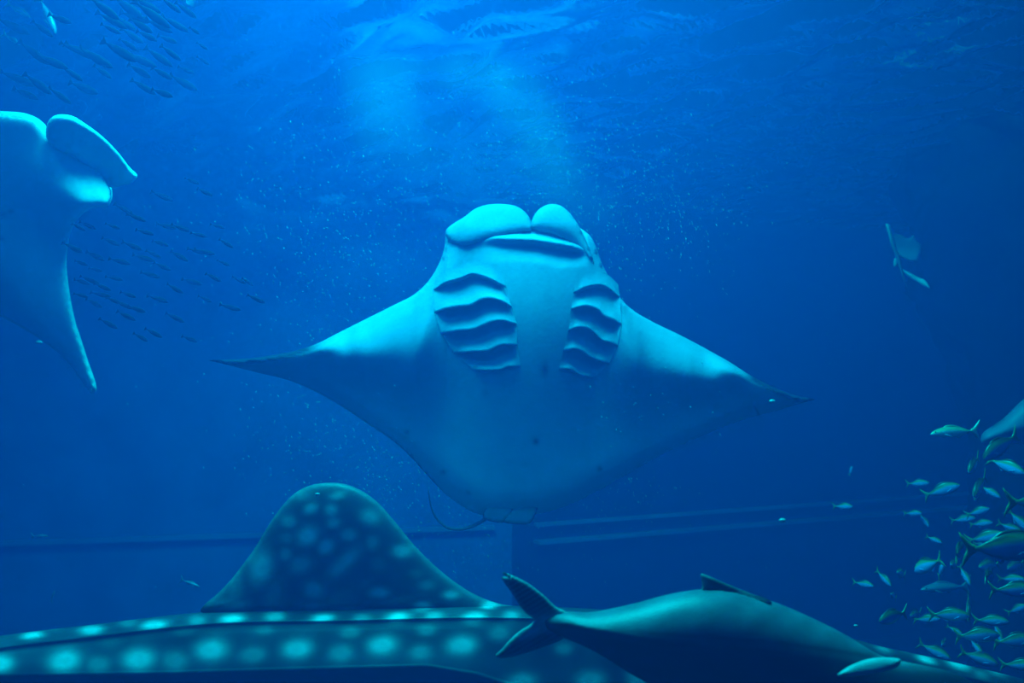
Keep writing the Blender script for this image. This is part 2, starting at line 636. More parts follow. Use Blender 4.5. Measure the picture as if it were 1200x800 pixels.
for lips in (LIPS_L, LIPS_R):
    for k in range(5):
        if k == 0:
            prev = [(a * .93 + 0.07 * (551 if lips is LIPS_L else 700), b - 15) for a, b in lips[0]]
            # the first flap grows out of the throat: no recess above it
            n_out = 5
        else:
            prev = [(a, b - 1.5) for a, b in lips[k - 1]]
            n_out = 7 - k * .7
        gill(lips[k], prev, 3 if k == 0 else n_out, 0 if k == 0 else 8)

lobe_l = [(522, 275), (523, 269), (531, 262), (544, 254), (556, 245), (570, 240), (590, 239), (606, 242), (617, 250), (623, 261), (624, 269),
          (612, 272), (592, 276), (572, 282), (552, 287), (536, 287), (526, 282)]
lobe_r = [(622, 266), (625, 254), (633, 244), (645, 239), (657, 241), (668, 250), (678, 264), (687, 282), (694, 300), (696, 309), (689, 303), (678, 292), (664, 283), (645, 275), (630, 271)]


def lobe_front(cx_, cy_, h):
    return lambda x, y, d: h * edge(d, 14) + 5 * gauss(x, y, cx_, cy_, 40, 16)


for out, (a, b), h in ((lobe_l, (575, 268), 8), (lobe_r, (655, 264), 9)):
    relief('cephalic_fin', out, 2.5, lobe_front(a, b, h), lambda x, y, d: 9 * edge(d, 12), MC, MD, M_MANTA, manta,
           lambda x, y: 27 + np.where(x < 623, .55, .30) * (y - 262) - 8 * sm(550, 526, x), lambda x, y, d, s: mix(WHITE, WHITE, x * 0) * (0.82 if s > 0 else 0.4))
for out in ([(566, 606), (571, 592), (578, 582), (600, 580), (604, 590), (597, 604), (590, 612), (576, 611)],
            [(590, 611), (597, 600), (606, 588), (616, 580), (631, 583), (630, 595), (626, 606), (621, 613), (605, 614)]):
    relief('pelvic_fin', out, 2.2, lambda x, y, d: 4 * edge(d, 6), lambda x, y, d: 4 * edge(d, 6), MC, MD, M_MANTA, manta,
           lambda x, y: 21 + 0 * x, lambda x, y, d, s: mix((.38, .50, .56), (.03, .06, .08), np.maximum(.85 * (1 - sm(0.3, 1.6, d)), 0)))
tp = catmull([(578, 602), (567, 609), (552, 617), (538, 620), (524, 618), (513, 609), (506, 596), (503, 582), (502, 574)], 3, False)
w_ = np.linspace(12, 30, len(tp))
tube('tail', to_local(tp[:, 0], tp[:, 1], w_, MC, MD), np.interp(np.linspace(0, 1, len(tp)), [0, .25, 1], [.016, .012, .004]),
     skin('manta_tail', (.10, .16, .2), .5), manta)

# ------------------------------------------------------------------ the second manta, cut off by the left edge of the window
NC, ND = (0, 260), 6.6


def left_front(x, y, d):
    s = ((x + 40) * 193 - (y - 262) * 148) / math.hypot(193, 148)      # across the wing, + towards its leading edge
    along = ((x + 40) * 148 + (y - 262) * 193) / math.hypot(193, 148)
    W = 10 * edge(d, 14) + 52 * sm(-62, 4, s) * (1 - .55 * sm(120, 260, along)) - 12 * sm(14, 70, s) * sm(0, 90, along)
    W += 34 * gauss(x, y, 92, 236, 58, 34, 0.6)
    return W


def left_pig_light(x, y, d, side):
    if side < 0:
        return mix((.012, .02, .03), (.02, .03, .045), np.clip(d / 80, 0, 1))
    k = .45 * sm(20, -20, ((x + 40) * 193 - (y - 262) * 148) / 243) * (1 - sm(70, 95, x))  # shaded trailing side of the wing painted darker
    base = mix((.46, .60, .64), (.66, .80, .80), np.clip(gauss(x, y, 105, 450, 22, 40) + gauss(x, y, 128, 236, 7, 9) + .5 * np.exp(-(d / 3) ** 2), 0, 1))  # lit rim, cheek end and wing tip painted paler
    for a, b, r in ((3, 251, 4), (1, 280, 3), (12, 248, 3)):
        k = np.maximum(k, .6 * gauss(x, y, a, b, r * 1.6, r))
    return base * (1 - k[:, None]) + np.array((.012, .03, .05))[None] * k[:, None]


manta2 = empty('manta_ray', at(*NC, ND), (PITCH, 0, 0))
tag(manta2, 'manta ray cut off by the left edge, one wing hanging down', 'manta ray')
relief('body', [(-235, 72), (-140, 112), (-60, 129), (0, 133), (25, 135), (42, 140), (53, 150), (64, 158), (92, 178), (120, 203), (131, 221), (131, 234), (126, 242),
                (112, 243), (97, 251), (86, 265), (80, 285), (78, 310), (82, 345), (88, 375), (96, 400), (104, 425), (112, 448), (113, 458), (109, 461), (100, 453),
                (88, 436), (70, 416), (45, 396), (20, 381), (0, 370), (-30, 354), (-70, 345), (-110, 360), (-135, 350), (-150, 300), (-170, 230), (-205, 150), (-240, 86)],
       3.2, left_front, lambda x, y, d: 3 + 30 * edge(d, 90), NC, ND, M_MANTA, manta2, lambda x, y: .42 * (260 - y) - .36 * np.maximum(238 - y, 0) * sm(38, 100, x), left_pig_light)
relief('cephalic_fin', [(56, 143), (63, 136), (72, 134), (85, 136), (100, 145), (120, 160), (138, 178), (152, 196), (161, 206), (155, 214), (145, 217), (131, 220), (118, 210),
                        (100, 195), (80, 181), (62, 173), (54, 160)], 2.4, lambda x, y, d: (5 + 9 * sm(120, 70, x) + 5 * sm(140, 156, x)) * edge(d, 6 + 5 * sm(120, 70, x)), lambda x, y, d: 5 * edge(d, 6), NC, ND, M_MANTA, manta2,
       lambda x, y: 78 + .85 * (185 - y) - .1 * (x - 100),
       lambda x, y, d, s: mix((.40, .55, .60), (.70, .85, .82), np.clip(np.exp(-(d / (4 + 4 * sm(110, 70, x))) ** 2) * sm(185, 150, y) + 1.2 * gauss(x, y, 155, 209, 9, 9), 0, 1)) * (1 if s > 0 else .4))  # light on the rolled rim and tip painted into the lobe colour
relief('cephalic_fin', [(-70, 127), (0, 130), (30, 133), (46, 140), (55, 150), (51, 157), (40, 152), (20, 146), (0, 144), (-70, 143)], 2.4,
       lambda x, y, d: 10 * edge(d, 7), lambda x, y, d: 8 * edge(d, 7), NC, ND, M_MANTA, manta2, lambda x, y: 84 + 0 * x, lambda x, y, d, s: mix((.66, .80, .76), (.66, .80, .76), 0 * x))
tube('tail', to_local(np.linspace(-122, -190, 9), 352 + np.linspace(0, 60, 9) ** 1.1, np.linspace(-40, -80, 9), NC, ND), np.linspace(.02, .004, 9), MATS['manta_tail'], manta2)

# ------------------------------------------------------------------ the whale shark along the bottom
SC, SD = (420, 740), 4.6
SPOTS = [(38, 744, 11, 3.5, 1), (107, 738, 11, 4, 1), (181, 732, 12, 4, 1), (231, 727, 9, 5, .5), (272, 725, 11, 4, 1), (322, 722, 10, 5, .7), (378, 724, 11, 4, 1), (425, 724, 9, 4, .5),
         (466, 723, 11, 4.5, 1), (509, 722, 9, 4, .7), (556, 723, 11, 4.5, 1), (599, 722, 8, 5, .6), (573, 709, 8, 3, .9), (495, 712, 9, 3, .6), (150, 729, 9, 5, .35), (62, 736, 8, 3, .3),
         (0, 777, 13, 8, 1), (76, 774, 15, 10, 1), (163, 772, 15, 10, 1), (248, 761, 15, 10, 1), (348, 760, 14, 9, 1), (448, 756, 14, 9, 1), (541, 756, 14, 9, 1),
         (115, 778, 12, 8, .5), (205, 774, 13, 10, .55), (296, 767, 13, 8, .55), (400, 765, 12, 9, .6), (493, 764, 11, 8, .55), (310, 738, 10, 5, .4), (410, 741, 10, 6, .45), (500, 738, 10, 6, .45),
         (585, 742, 11, 7, .5), (661, 760, 9, 6, .55), (612, 798, 14, 8, .9), (692, 797, 14, 9, .95), (747, 794, 10, 12, .8), (640, 735, 9, 5, .5), (735, 765, 9, 6, .4),
         (215, 738, 12, 5, .3), (130, 752, 14, 8, .2), (1035, 760, 8, 3, .5), (1085, 772, 9, 3.2, 1), (1123, 778, 11, 4, 1), (1168, 785, 11, 4, .9), (1110, 797, 11, 5, .6), (1060, 762, 6, 2, .3), (1150, 790, 8, 4, .4)]
BARS = [(0, .5), (76, .45), (163, .5), (248, .5), (348, .55), (448, .5), (541, .45), (612, .6), (661, .45), (692, .7), (747, .5), (296, .25), (400, .3)]


def shark_pig_light(x, y):
    k = .10 + .10 * np.sin(x * .021 + 1) * np.sin(y * .11 + x * .004)
    for cx_, a in BARS:
        lean = .25 * (y - 770)
        k += .34 * a * np.exp(-((x - cx_ + lean) / 17) ** 2) * sm(725, 745, y)
    k += .22 * np.exp(-((y - 770) / 13) ** 2) * (1 - sm(560, 620, x))
    k += .10 * np.exp(-((y - np.interp(x, STOP[:, 0], STOP[:, 1]) - 3) / 4) ** 2)  # soft highlight along the crest painted into the skin
    k = np.clip(k, 0, .5) * (1 - .9 * sm(0, 14, y - np.interp(x, [0, 200, 340, 500, 560, 620, 760, 1400], [786, 783, 779, 775, 785, 806, 850, 990])))  # shade under the lower ridge painted in by darkening the flank
    base = mix((.006, .016, .022), (.042, .088, .11), np.clip(k * 2, 0, 1))
    w = np.zeros(len(x))
    for cx_, cy_, rx, ry, a in SPOTS:
        g = gauss(x, y, cx_, cy_, rx * 1.12, ry * 1.12, -.12 if cx_ < 900 else .3)
        w = np.maximum(w, a ** 1.6 * np.clip(g * 1.35, 0, 1) ** 1.2)
    return base * (1 - w[:, None]) + np.array((.42, .66, .70))[None] * w[:, None]


STOP = np.array([(-260, 800), (-100, 762), (0, 745), (100, 733), (250, 716.5), (400, 713), (570, 709.5), (700, 714), (850, 729), (1000, 749), (1030, 757), (1100, 772), (1200, 796), (1340, 836), (1480, 880)], float)


def shark_body():
    xs = np.concatenate([np.arange(-260, 1210, 4.0), np.arange(1210, 1480, 12.0)])
    ytop = catmull([tuple(p) for p in STOP], 4.0, False)
    yt = np.interp(xs, ytop[:, 0], ytop[:, 1])
    r2 = np.interp(xs, [-260, 0, 200, 340, 500, 560, 620, 760, 1000, 1480], [830, 789, 786, 782, 778, 788, 808, 842, 880, 1010]) - yt
    sect = [(-1, 300, -250), (-1, 210, -215), (-1, 120, -165), (-1, 60, -118), (-1, 22, -70), (-1, 6, -34), (0, -.4, -14), (0, 0, 0), (0, 2, 12), (0, 5, 22), (0, 9, 30), (0, 12.5, 36), (0, 14, 39), (0, 15.5, 38.5), (0, 19, 40)]
    V, xx, yy = [], [], []
    rows = []
    for kind, dy, w in sect:
        rows.append((dy + 0 * xs, w + 0 * xs))
    for f in np.linspace(.12, 1, 22):
        rows.append((19 + (r2 - 19) * f, 40 + 26 * f ** .8))
    for dy, w in ((2, 68), (5, 67), (9, 64), (16, 60), (30, 56), (60, 52), (110, 40), (170, 20), (225, -50), (255, -130), (240, -210)):
        rows.append((r2 + dy, w + 0 * xs))
    mid_y = 130
    end = np.sqrt(np.clip(np.minimum((xs + 262) / 160, (1482 - xs) / 200), 0.0004, 1))
    for dy, w in rows:
        y = yt + mid_y + (dy - mid_y) * end
        w2 = -90 + (w + 90) * end
        V.append(to_local(xs, y, w2, SC, SD)); xx.append(xs); yy.append(y)
    R, n = len(rows), len(xs)
    V = np.vstack(V); xx = np.concatenate(xx); yy = np.concatenate(yy)
    i = np.arange(R * n).reshape(R, n)
    i = np.vstack([i, i[:1]])
    Fc = np.stack([i[:-1, :-1].ravel(), i[:-1, 1:].ravel(), i[1:, 1:].ravel(), i[1:, :-1].ravel()], 1)
    faces = [tuple(f) for f in Fc] + [tuple(i[:-1, 0]), tuple(i[:-1, -1])]
    return V, faces, shark_pig_light(xx, yy)


shark = empty('whale_shark', at(*SC, SD), (PITCH, 0, 0))
tag(shark, 'spotted whale shark with a tall dorsal fin along the bottom of the window', 'whale shark')
V, Fc, cols = shark_body()
mesh_obj('body', V, Fc, M_SHARK, shark, cols)
FINSPOTS = [(361, 628, 11, 9, 1, -.5), (382, 640, 8, 7, .9, -.6), (307, 665, 10, 15, .95, .3), (364, 596, 7, 5, .8, -.4), (339, 611, 7, 6, .7, 0), (336, 631, 7, 6, .5, 0), (335, 649, 6, 6, .7, 0), (353, 661, 11, 8, .7, -.4),
            (388, 598, 6, 6, .75, 0), (391, 613, 7, 5, .75, 0), (408, 627, 8, 6, .7, 0), (404, 658, 19, 7, .75, -.75), (367, 691, 9, 8, .85, 0), (320, 695, 8, 13, .5, .6), (276, 709, 14, 6, .65, 0), (356, 581, 9, 6, .35, 0),
            (395, 581, 8, 4, .6, -.2), (277, 690, 7, 15, .4, .2), (364, 710, 13, 3, .7, 0), (433, 606, 10, 7, .8, .3), (436, 636, 6, 7, .5, 0), (470, 646, 9, 6, .85, 0), (444, 694, 10, 5, 1, 0), (500, 686, 8, 5, .5, 0),
            (528, 697, 8, 4, .85, 0), (495, 709, 9, 4, .95, 0), (443, 661, 7, 7, .35, 0), (487, 672, 7, 4, .3, 0), (405, 700, 16, 10, .35, -.5), (410, 713, 10, 2.5, .6, 0), (470, 702, 22, 3, .35, -.2), (420, 690, 16, 4, .3, -.6), (573, 709, 8, 3, .8, 0), (345, 630, 40, 50, .08, 0)]


def fin_pig(x, y, d, s):
    k = .20 + .25 * np.exp(-(d / 9) ** 2) + .22 * sm(690, 712, y) * (1 - sm(430, 520, x)) + .12 * sm(520, 400, x) * 0
    base = mix((.015, .042, .052), (.12, .24, .28), np.clip(k, 0, 1))
    w = np.zeros(len(x))
    for a, b, rx, ry, q, rot in FINSPOTS:
        w = np.maximum(w, q ** 1.5 * np.clip(gauss(x, y, a, b, rx * 1.1, ry * 1.1, rot) * 1.3, 0, 1))
    dark = gauss(x, y, 238, 712, 9, 6)
    fold = np.exp(-((y - np.interp(x, [300, 400, 520, 600], [711.5, 710, 713, 714])) / 1.6) ** 2) * sm(270, 310, x)
    c = base * (1 - w[:, None]) + np.array((.60, .85, .88))[None] * w[:, None]
    return c * (1 - .8 * np.maximum(dark, .7 * fold))[:, None]


relief('dorsal_fin', [(235, 716), (240, 708), (252, 698), (268, 682), (284, 662), (300, 640), (316, 613), (333, 590), (348, 576), (364, 568.5), (384, 565.5), (404, 567), (424, 575), (442, 588),
                      (462, 610), (485, 638), (510, 663), (535, 683), (560, 698), (585, 707), (612, 714), (612, 730), (420, 735), (300, 728), (250, 721)],
       3.0, lambda x, y, d: 15 * edge(d, 60), lambda x, y, d: 15 * edge(d, 60), SC, SD, M_SHARK, shark, lambda x, y: -4 + 0.03 * (y - 640), fin_pig)

# ------------------------------------------------------------------ the big grey fish in front of it
GC, GD = (860, 745), 3.0


def big_pig_light(x, y, d, s):
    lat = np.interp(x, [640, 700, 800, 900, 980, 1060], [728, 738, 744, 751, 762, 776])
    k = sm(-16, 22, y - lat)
    base = mix((.085, .16, .19), (.010, .020, .024), k)  # dark lower flank, with the fall of top light put into the colour
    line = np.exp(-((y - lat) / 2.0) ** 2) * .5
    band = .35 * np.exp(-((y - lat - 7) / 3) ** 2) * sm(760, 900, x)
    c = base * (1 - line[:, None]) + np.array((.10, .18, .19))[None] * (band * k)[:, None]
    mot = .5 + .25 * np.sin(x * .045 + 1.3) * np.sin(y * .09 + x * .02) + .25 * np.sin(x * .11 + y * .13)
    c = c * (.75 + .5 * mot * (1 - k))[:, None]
    head = sm(1020, 1050, x) * (1 - sm(-2, 6, y - lat))  # lit crown of the head painted paler
    c = c * (1 - head[:, None]) + np.array((.20, .33, .35))[None] * head[:, None]
    return c


big = empty('grey_fish', at(*GC, GD), (PITCH, 0, 0))
tag(big, 'large dark grey fish with a forked tail swimming in front of the whale shark', 'fish')
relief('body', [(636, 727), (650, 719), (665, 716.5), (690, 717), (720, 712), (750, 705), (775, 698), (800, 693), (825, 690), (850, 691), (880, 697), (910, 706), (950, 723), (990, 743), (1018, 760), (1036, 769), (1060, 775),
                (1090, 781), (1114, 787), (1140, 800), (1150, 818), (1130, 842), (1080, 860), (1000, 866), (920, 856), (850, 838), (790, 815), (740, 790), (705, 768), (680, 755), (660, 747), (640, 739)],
       3.0, lambda x, y, d: 62 * edge(d, 74) * sm(610, 760, x + 40), lambda x, y, d: 62 * edge(d, 74), GC, GD, M_BIG, big, None, big_pig_light)
tailc = lambda x, y, d, s: mix((.014, .034, .038), (.45, .70, .70), np.clip(gauss(x, y, 648, 728, 26, 9) + .8 * gauss(x, y, 622, 742, 22, 5, -.3) + .35 * np.exp(-(d / 3) ** 2) + .2 * np.sin((x * .6 + y) * .5) ** 8, 0, 1))
relief('tail_fin', [(664, 717), (652, 711), (638, 698), (620, 684), (604, 675.5), (589, 670.5), (590, 673), (597, 676), (588, 676), (592, 684), (600, 695), (608, 708), (616, 718), (625, 726), (622, 731), (612, 737),
                    (604, 743), (597, 750), (588, 760), (581, 768), (584, 770.5), (600, 769.5), (620, 764), (640, 757), (660, 748), (668, 738), (668, 726)],
       2.2, lambda x, y, d: 5 * edge(d, 14), lambda x, y, d: 5 * edge(d, 14), GC, GD, M_BIG, big, lambda x, y: 2 + 0 * x, tailc)
relief('dorsal_fin', [(821, 672), (830, 674.5), (845, 681), (862, 688), (880, 695), (902, 703), (905, 707), (880, 706), (850, 704), (826, 700), (820, 694), (823, 687), (822, 680)], 2.2,
       lambda x, y, d: 4 * edge(d, 8), lambda x, y, d: 4 * edge(d, 8), GC, GD, M_BIG, big, lambda x, y: 5 + 1.2 * np.maximum(y - 694, 0),
       lambda x, y, d, s: mix((.010, .02, .022), (.12, .22, .22), np.clip(1.1 * gauss(x, y, 822, 680, 9, 12) + .5 * np.exp(-(d / 2.2) ** 2) * (1 - sm(694, 700, y)), 0, 1)))
relief('pectoral_fin', [(981, 791), (990, 783), (1004, 776), (1022, 771), (1040, 770), (1056, 773), (1052, 781), (1036, 787), (1015, 791), (996, 793)], 2.2,
       lambda x, y, d: 5 * edge(d, 8), lambda x, y, d: 4 * edge(d, 8), GC, GD, M_BIG, big, lambda x, y: 64 + .5 * (y - 780),
       lambda x, y, d, s: mix((.30, .48, .50), (.16, .28, .30), sm(1020, 985, x) * .3))

# ------------------------------------------------------------------ small schooling fish on the right
def loft(sections, n=14):
    """sections: (x, z of centre, half height, half width)"""
    V, Fc = [], []
    for x, zc, hh, hw in sections:
        for k in range(n):
            g = 2 * math.pi * k / n
            V.append((x, hw * math.sin(g), zc + hh * math.cos(g)))
    R = len(sections)
    for i in range(R - 1):
        for k in range(n):
            k2 = (k + 1) % n
            Fc.append((i * n + k, i * n + k2, (i + 1) * n + k2, (i + 1) * n + k))
    Fc.append(tuple(range(n)))
    Fc.append(tuple((R - 1) * n + k for k in range(n)))
    return np.array(V), Fc


def fin_plate(name, pts, th, m, parent, col, y0=0.0):
    """a thin fin: outline in x, z, thickness th at its middle, tapering to the rim"""
    p = catmull(pts, .02)
    c = p.mean(0)
    n = len(p)
    V = [(a, y0, b) for a, b in p] + [(c[0] + (a - c[0]) * .6, y0 - th, c[1] + (b - c[1]) * .6) for a, b in p] + [(c[0] + (a - c[0]) * .6, y0 + th, c[1] + (b - c[1]) * .6) for a, b in p]
    Fc = []
    for i in range(n):
        j = (i + 1) % n
        Fc += [(i, j, n + j, n + i), (i, 2 * n + i, 2 * n + j, j)]
    Fc += [tuple(n + i for i in range(n)), tuple(2 * n + i for i in range(n))]
    return mesh_obj(name, V, Fc, m, parent, np.repeat(np.array([col]), len(V), 0))


def make_fish(name, deep, back, stripe, flank, belly, fincol):
    root = empty(name, (0, 0, 0))
    prof = [(.5, -.02, .008, .006), (.485, -.018, .03, .022), (.45, -.012, .06, .042), (.40, -.006, .09, .058), (.32, 0, .125, .072), (.22, .004, .15, .080), (.10, .006, .158, .080), (-.02, .004, .145, .072), (-.14, 0, .11, .058),
            (-.25, -.002, .068, .040), (-.32, 0, .036, .024), (-.37, 0, .024, .015), (-.40, 0, .026, .008)]
    V, Fc = loft([(x, z, h * deep, w) for x, z, h, w in prof], 18)
    hh = np.repeat(np.array([h * deep for _, _, h, _ in prof]), 18)
    zc = np.repeat(np.array([z for _, z, _, _ in prof]), 18)
    rel = (V[:, 2] - zc) / hh
    x = V[:, 0]
    cut = .55 - .9 * np.maximum(.05 - x, 0)
    cols = mix(flank, stripe, sm(cut - .22, cut, rel))
    cols = cols * (1 - sm(cut + .1, cut + .35, rel))[:, None] + np.array(back)[None] * sm(cut + .1, cut + .35, rel)[:, None]
    t = sm(-.35, -.8, rel)
    cols = cols * (1 - t[:, None]) + np.array(belly)[None] * t[:, None]
    t = sm(-.28, -.36, x)
    cols = cols * (1 - t[:, None]) + np.array(fincol)[None] * t[:, None]
    mesh_obj('body', V, Fc, M_FISH, root, cols)
    fin_plate('tail_fin', [(-.35, .025), (-.42, .075), (-.50, .16), (-.56, .225), (-.53, .12), (-.475, .0), (-.53, -.12), (-.56, -.225), (-.50, -.16), (-.42, -.075), (-.35, -.025)], .012, M_FISH, root, fincol)
    dz = .15 * deep
    fin_plate('dorsal_fin', [(.24, dz - .01), (.18, dz + .035), (.08, dz + .045), (-.06, dz + .02), (-.2, .07 * deep + .02), (-.27, .05 * deep + .01), (-.2, .05 * deep), (0, dz - .03)], .006, M_FISH, root, back)
    fin_plate('anal_fin', [(-.04, -dz + .02), (-.08, -dz - .025), (-.18, -.09 * deep - .02), (-.27, -.05 * deep - .01), (-.2, -.05 * deep)], .006, M_FISH, root, flank)
    for s in (-1, 1):
        fin_plate('pectoral_fin', [(.25, -.02), (.18, -.035), (.10, -.075), (.09, -.085), (.16, -.075), (.24, -.045)], .004, M_FISH, root, flank, s * .082)
        e, ef = loft([(.41, .025, .004, .004), (.417, .025, .016, .012), (.428, .025, .016, .012), (.435, .025, .004, .004)], 8)
        e[:, 1] += s * .048
        mesh_obj('eye', e, ef, M_FISH, root, np.repeat(np.array([(.01, .01, .015)]), len(e), 0))
    return root


def copy_thing(o):
    r = o.copy()
    COL.objects.link(r)
    for ch in o.children:
        c = ch.copy()
        COL.objects.link(c)
        c.parent = r
        c.matrix_parent_inverse = ch.matrix_parent_inverse.copy()
    return r


def aim(o, px, py, d, Lpx, ang, yaw, roll=0.0):
    """put a fish at its place: Lpx its length in pixels if it were seen side on, ang its heading in the window
    (0 right, 90 up), yaw how far its head turns towards us"""
    a, q = math.radians(ang), math.radians(yaw)
    hx = (RGT * math.cos(a) + UPV * math.sin(a)) * math.cos(q) - FWD * math.sin(q)
    up = UPV - hx * UPV.dot(hx)
    up.normalize()
    side = up.cross(hx)
    M = Matrix((hx, side, up)).transposed()
    if roll:
        M = Matrix.Rotation(math.radians(roll), 3, hx) @ M
    o.location = at(px, py, d)
    o.rotation_euler = M.to_euler()
    k = Lpx * d / F_PX
    o.scale = (k, k, k)


BACK, STRIPE, FLANK, BELLY, FINC = (.012, .04, .015), (.10, .34, .10), (.09, .40, .80), (.05, .17, .30), (.07, .26, .10)
SCHOOL = 'yellow-tailed fish schooling on the right'
proto = make_fish('yellowtail_fish', 1.18, BACK, STRIPE, FLANK, BELLY, FINC)
# px, py, length in px, heading, yaw, distance, label
FISH = [
    (1172, 523, 56, 208, 15, 4.6, 'largest yellow-tailed fish at the top of the school, heading down to the left'),
    (1141, 544, 42, 205, 45, 5.2, 'plump yellow-tailed fish near the top of the school, facing us to the left'),
    (1180, 546, 42, -25, 50, 5.4, 'yellow-tailed fish under the topmost one, turning down to the right'),
    (1148, 569, 46, 212, 40, 5.5, 'yellow-tailed fish in the upper school curving down to the left'),
    (1144, 579, 26, 215, 50, 6.5, 'small fish tucked under the curving fish in the upper school'),
    (1161, 576, 24, -35, 40, 6.8, 'small faint fish to the right of the curving fish in the upper school'),
    (1076, 566, 24, 8, 25, 7.6, 'small dim fish by itself left of the upper school, facing right'),
    (1104, 574, 40, 24, 20, 6.2, 'pale fish left of the upper school climbing to the right'),
    (1070, 601, 20, 12, 40, 8.5, 'tiny dim fish just above the ledge line, facing right'),
    (1083, 609, 18, -60, 20, 8.5, 'tiny dim fish just below the ledge line, pointing down'),
    (1146, 599, 26, 28, 30, 7.2, 'upper one of three thin dark fish in the middle of the school'),
    (1129, 608, 26, 14, 20, 7.4, 'left one of three thin dark fish in the middle of the school'),
    (1150, 613, 24, 16, 30, 7.6, 'lower one of three thin dark fish in the middle of the school'),
    (1222, 588, 76, 2, 10, 3.6, 'fish leaving past the right edge, only its wide green tail showing'),
    (1196, 611, 34, -50, 30, 4.6, 'dark fish under the wide green tail at the right edge'),
    (1184, 618, 26, -20, 30, 5.6, 'small dark fish beside the right edge, left of a darker one'),
    (1156, 629, 40, 20, 25, 6.8, 'pale washed-out fish over the long bright fish'),
    (1153, 637, 22, 5, 25, 7.4, 'thin pale fish lying just above the back of the long bright fish'),
    (1180, 641, 92, 5, 8, 3.5, 'long bright fish with a forked green tail reaching the right edge'),
    (1124, 645, 50, 4, -55, 4.6, 'fish swimming away with its green tail spread like a cross'),
    (1087, 662, 46, 240, -55, 5.0, 'fish with its green tail raised, swimming away down to the left'),
    (1095, 632, 18, -20, 35, 7.6, 'tiny pale fish above the left group of raised tails'),
    (1118, 661, 32, 160, 50, 6.4, 'dim round fish behind the cross-tailed fish'),
    (1131, 674, 24, -70, 30, 6.6, 'dim small fish left of the second cross-tailed fish'),
    (1103, 668, 28, 100, 45, 6.8, 'faint fish between the raised tail and the round fish, pointing up'),
    (1158, 675, 46, -20, -52, 4.8, 'second fish with a cross-shaped tail, lower in the school'),
    (1159, 662, 40, 176, 30, 6.0, 'arched fish above the second cross-tailed fish, facing left'),
    (1189, 691, 50, 4, 14, 4.2, 'bright blue-sided fish at the right edge under the long bright fish'),
    (1186, 678, 28, 8, 30, 6.0, 'dim fish just above the bright blue-sided fish at the right edge'),
    (1190, 662, 34, 184, 30, 6.4, 'dim fish under the belly of the long bright fish'),
    (1036, 677, 26, -55, 55, 6.8, 'small fish left of the school pointing down towards us'),
    (1056, 672, 30, 150, 45, 6.4, 'small fish left of the school with a dark arched back'),
    (1012, 684, 24, 2, 45, 7.0, 'leftmost small fish of the school, facing right'),
    (1047, 698, 20, 140, 40, 7.4, 'small dim fish above the plump left-facing fish'),
    (1046, 722, 46, 184, 28, 4.4, 'plump bright fish facing left at the lower left of the school'),
    (1073, 719, 26, 176, 40, 6.4, 'dim fish half hidden behind the tail of the plump left-facing fish'),
    (1086, 725, 28, 12, 25, 6.6, 'dim fish between the plump left-facing fish and the bright one'),
    (1113, 720, 42, 6, 22, 4.8, 'bright fish facing right in the middle of the lower school'),
    (1135, 712, 34, 250, 35, 5.8, 'fish diving straight down in the lower school, tail on top'),
    (1162, 727, 36, 6, 25, 5.4, 'dim fish with a raised tail right of the diving fish'),
    (1146, 744, 46, 10, 20, 4.6, 'bright oval fish facing right near the bottom of the school'),
    (1119, 738, 18, -25, 30, 6.6, 'tiny fish at the tail of the bright oval fish'),
    (1170, 741, 26, -80, 30, 6.4, 'dim fish nose down in front of the bright oval fish'),
    (1190, 750, 46, 12, 15, 4.8, 'slim fish near the bottom of the school touching the right edge'),
    (1106, 753, 24, 165, 55, 6.2, 'dim round fish above the back of the whale shark'),
    (1096, 763, 36, -22, 30, 5.6, 'fish half sunk behind the back of the whale shark'),
    (1148, 771, 40, -14, 22, 5.2, 'fish just over the whale shark in the lower right, facing right'),
    (1144, 757, 22, -60, 35, 6.4, 'small dim fish between two fish just over the whale shark'),
    (1196, 779, 40, 8, 25, 5.2, 'lowest fish in the right corner over the whale shark'),
    (1192, 713, 24, 40, 30, 7.0, 'faint dark fish in the gap at the right edge of the lower school'),
    (988, 593, 22, 8, 35, 8.0, 'lone small fish far left of the school, facing right'),
    (997, 551, 12, 80, 20, 9.0, 'tiny faint fish above the lone small fish'),
]
for i, (px, py, L, an, yw, d, lab) in enumerate(FISH):
    o = proto if i == 0 else copy_thing(proto)
    aim(o, px, py, d, L, an, yw)
    tag(o, lab, 'fish', SCHOOL)

mack = make_fish('mackerel', .66, (.10, .30, .16), (.22, .52, .30), (.30, .55, .62), (.30, .50, .56), (.12, .34, .26))
aim(mack, 1118, 506, 5.6, 60, 182, 8)
tag(mack, 'slim green-backed fish swimming left by itself above the school', 'fish')
pale = make_fish('slender_fish', .55, (.05, .14, .2), (.07, .2, .28), (.08, .22, .32), (.07, .2, .28), (.05, .14, .18))
aim(pale, 1107, 688, 7.4, 62, 180, 10)
tag(pale, 'long faint slender fish hanging level in the middle of the school', 'fish')
far = copy_thing(pale)
aim(far, 56, 18, 6.2, 52, -62, 10)
tag(far, 'pale slim fish diving in the top left corner', 'fish')
for px, py, L, an, lab in ((22, 12, 34, -30, 'faint slim fish at the top left, left of the diving one'), (14, 46, 26, -32, 'faint slim fish low in the top left corner above the manta'),
                           (223, 683, 24, -18, 'thin pale fish left of the whale shark fin'), (47, 628, 20, 2, 'tiny pale fish low at the left, above the whale shark tail'), (62, 698, 14, 70, 'tiny pale fish pointing up near the whale shark back at the left')):
    o = copy_thing(pale)
    aim(o, px, py, 6.2 if py < 100 else 7.5, L, an, 5)
    tag(o, lab, 'fish')

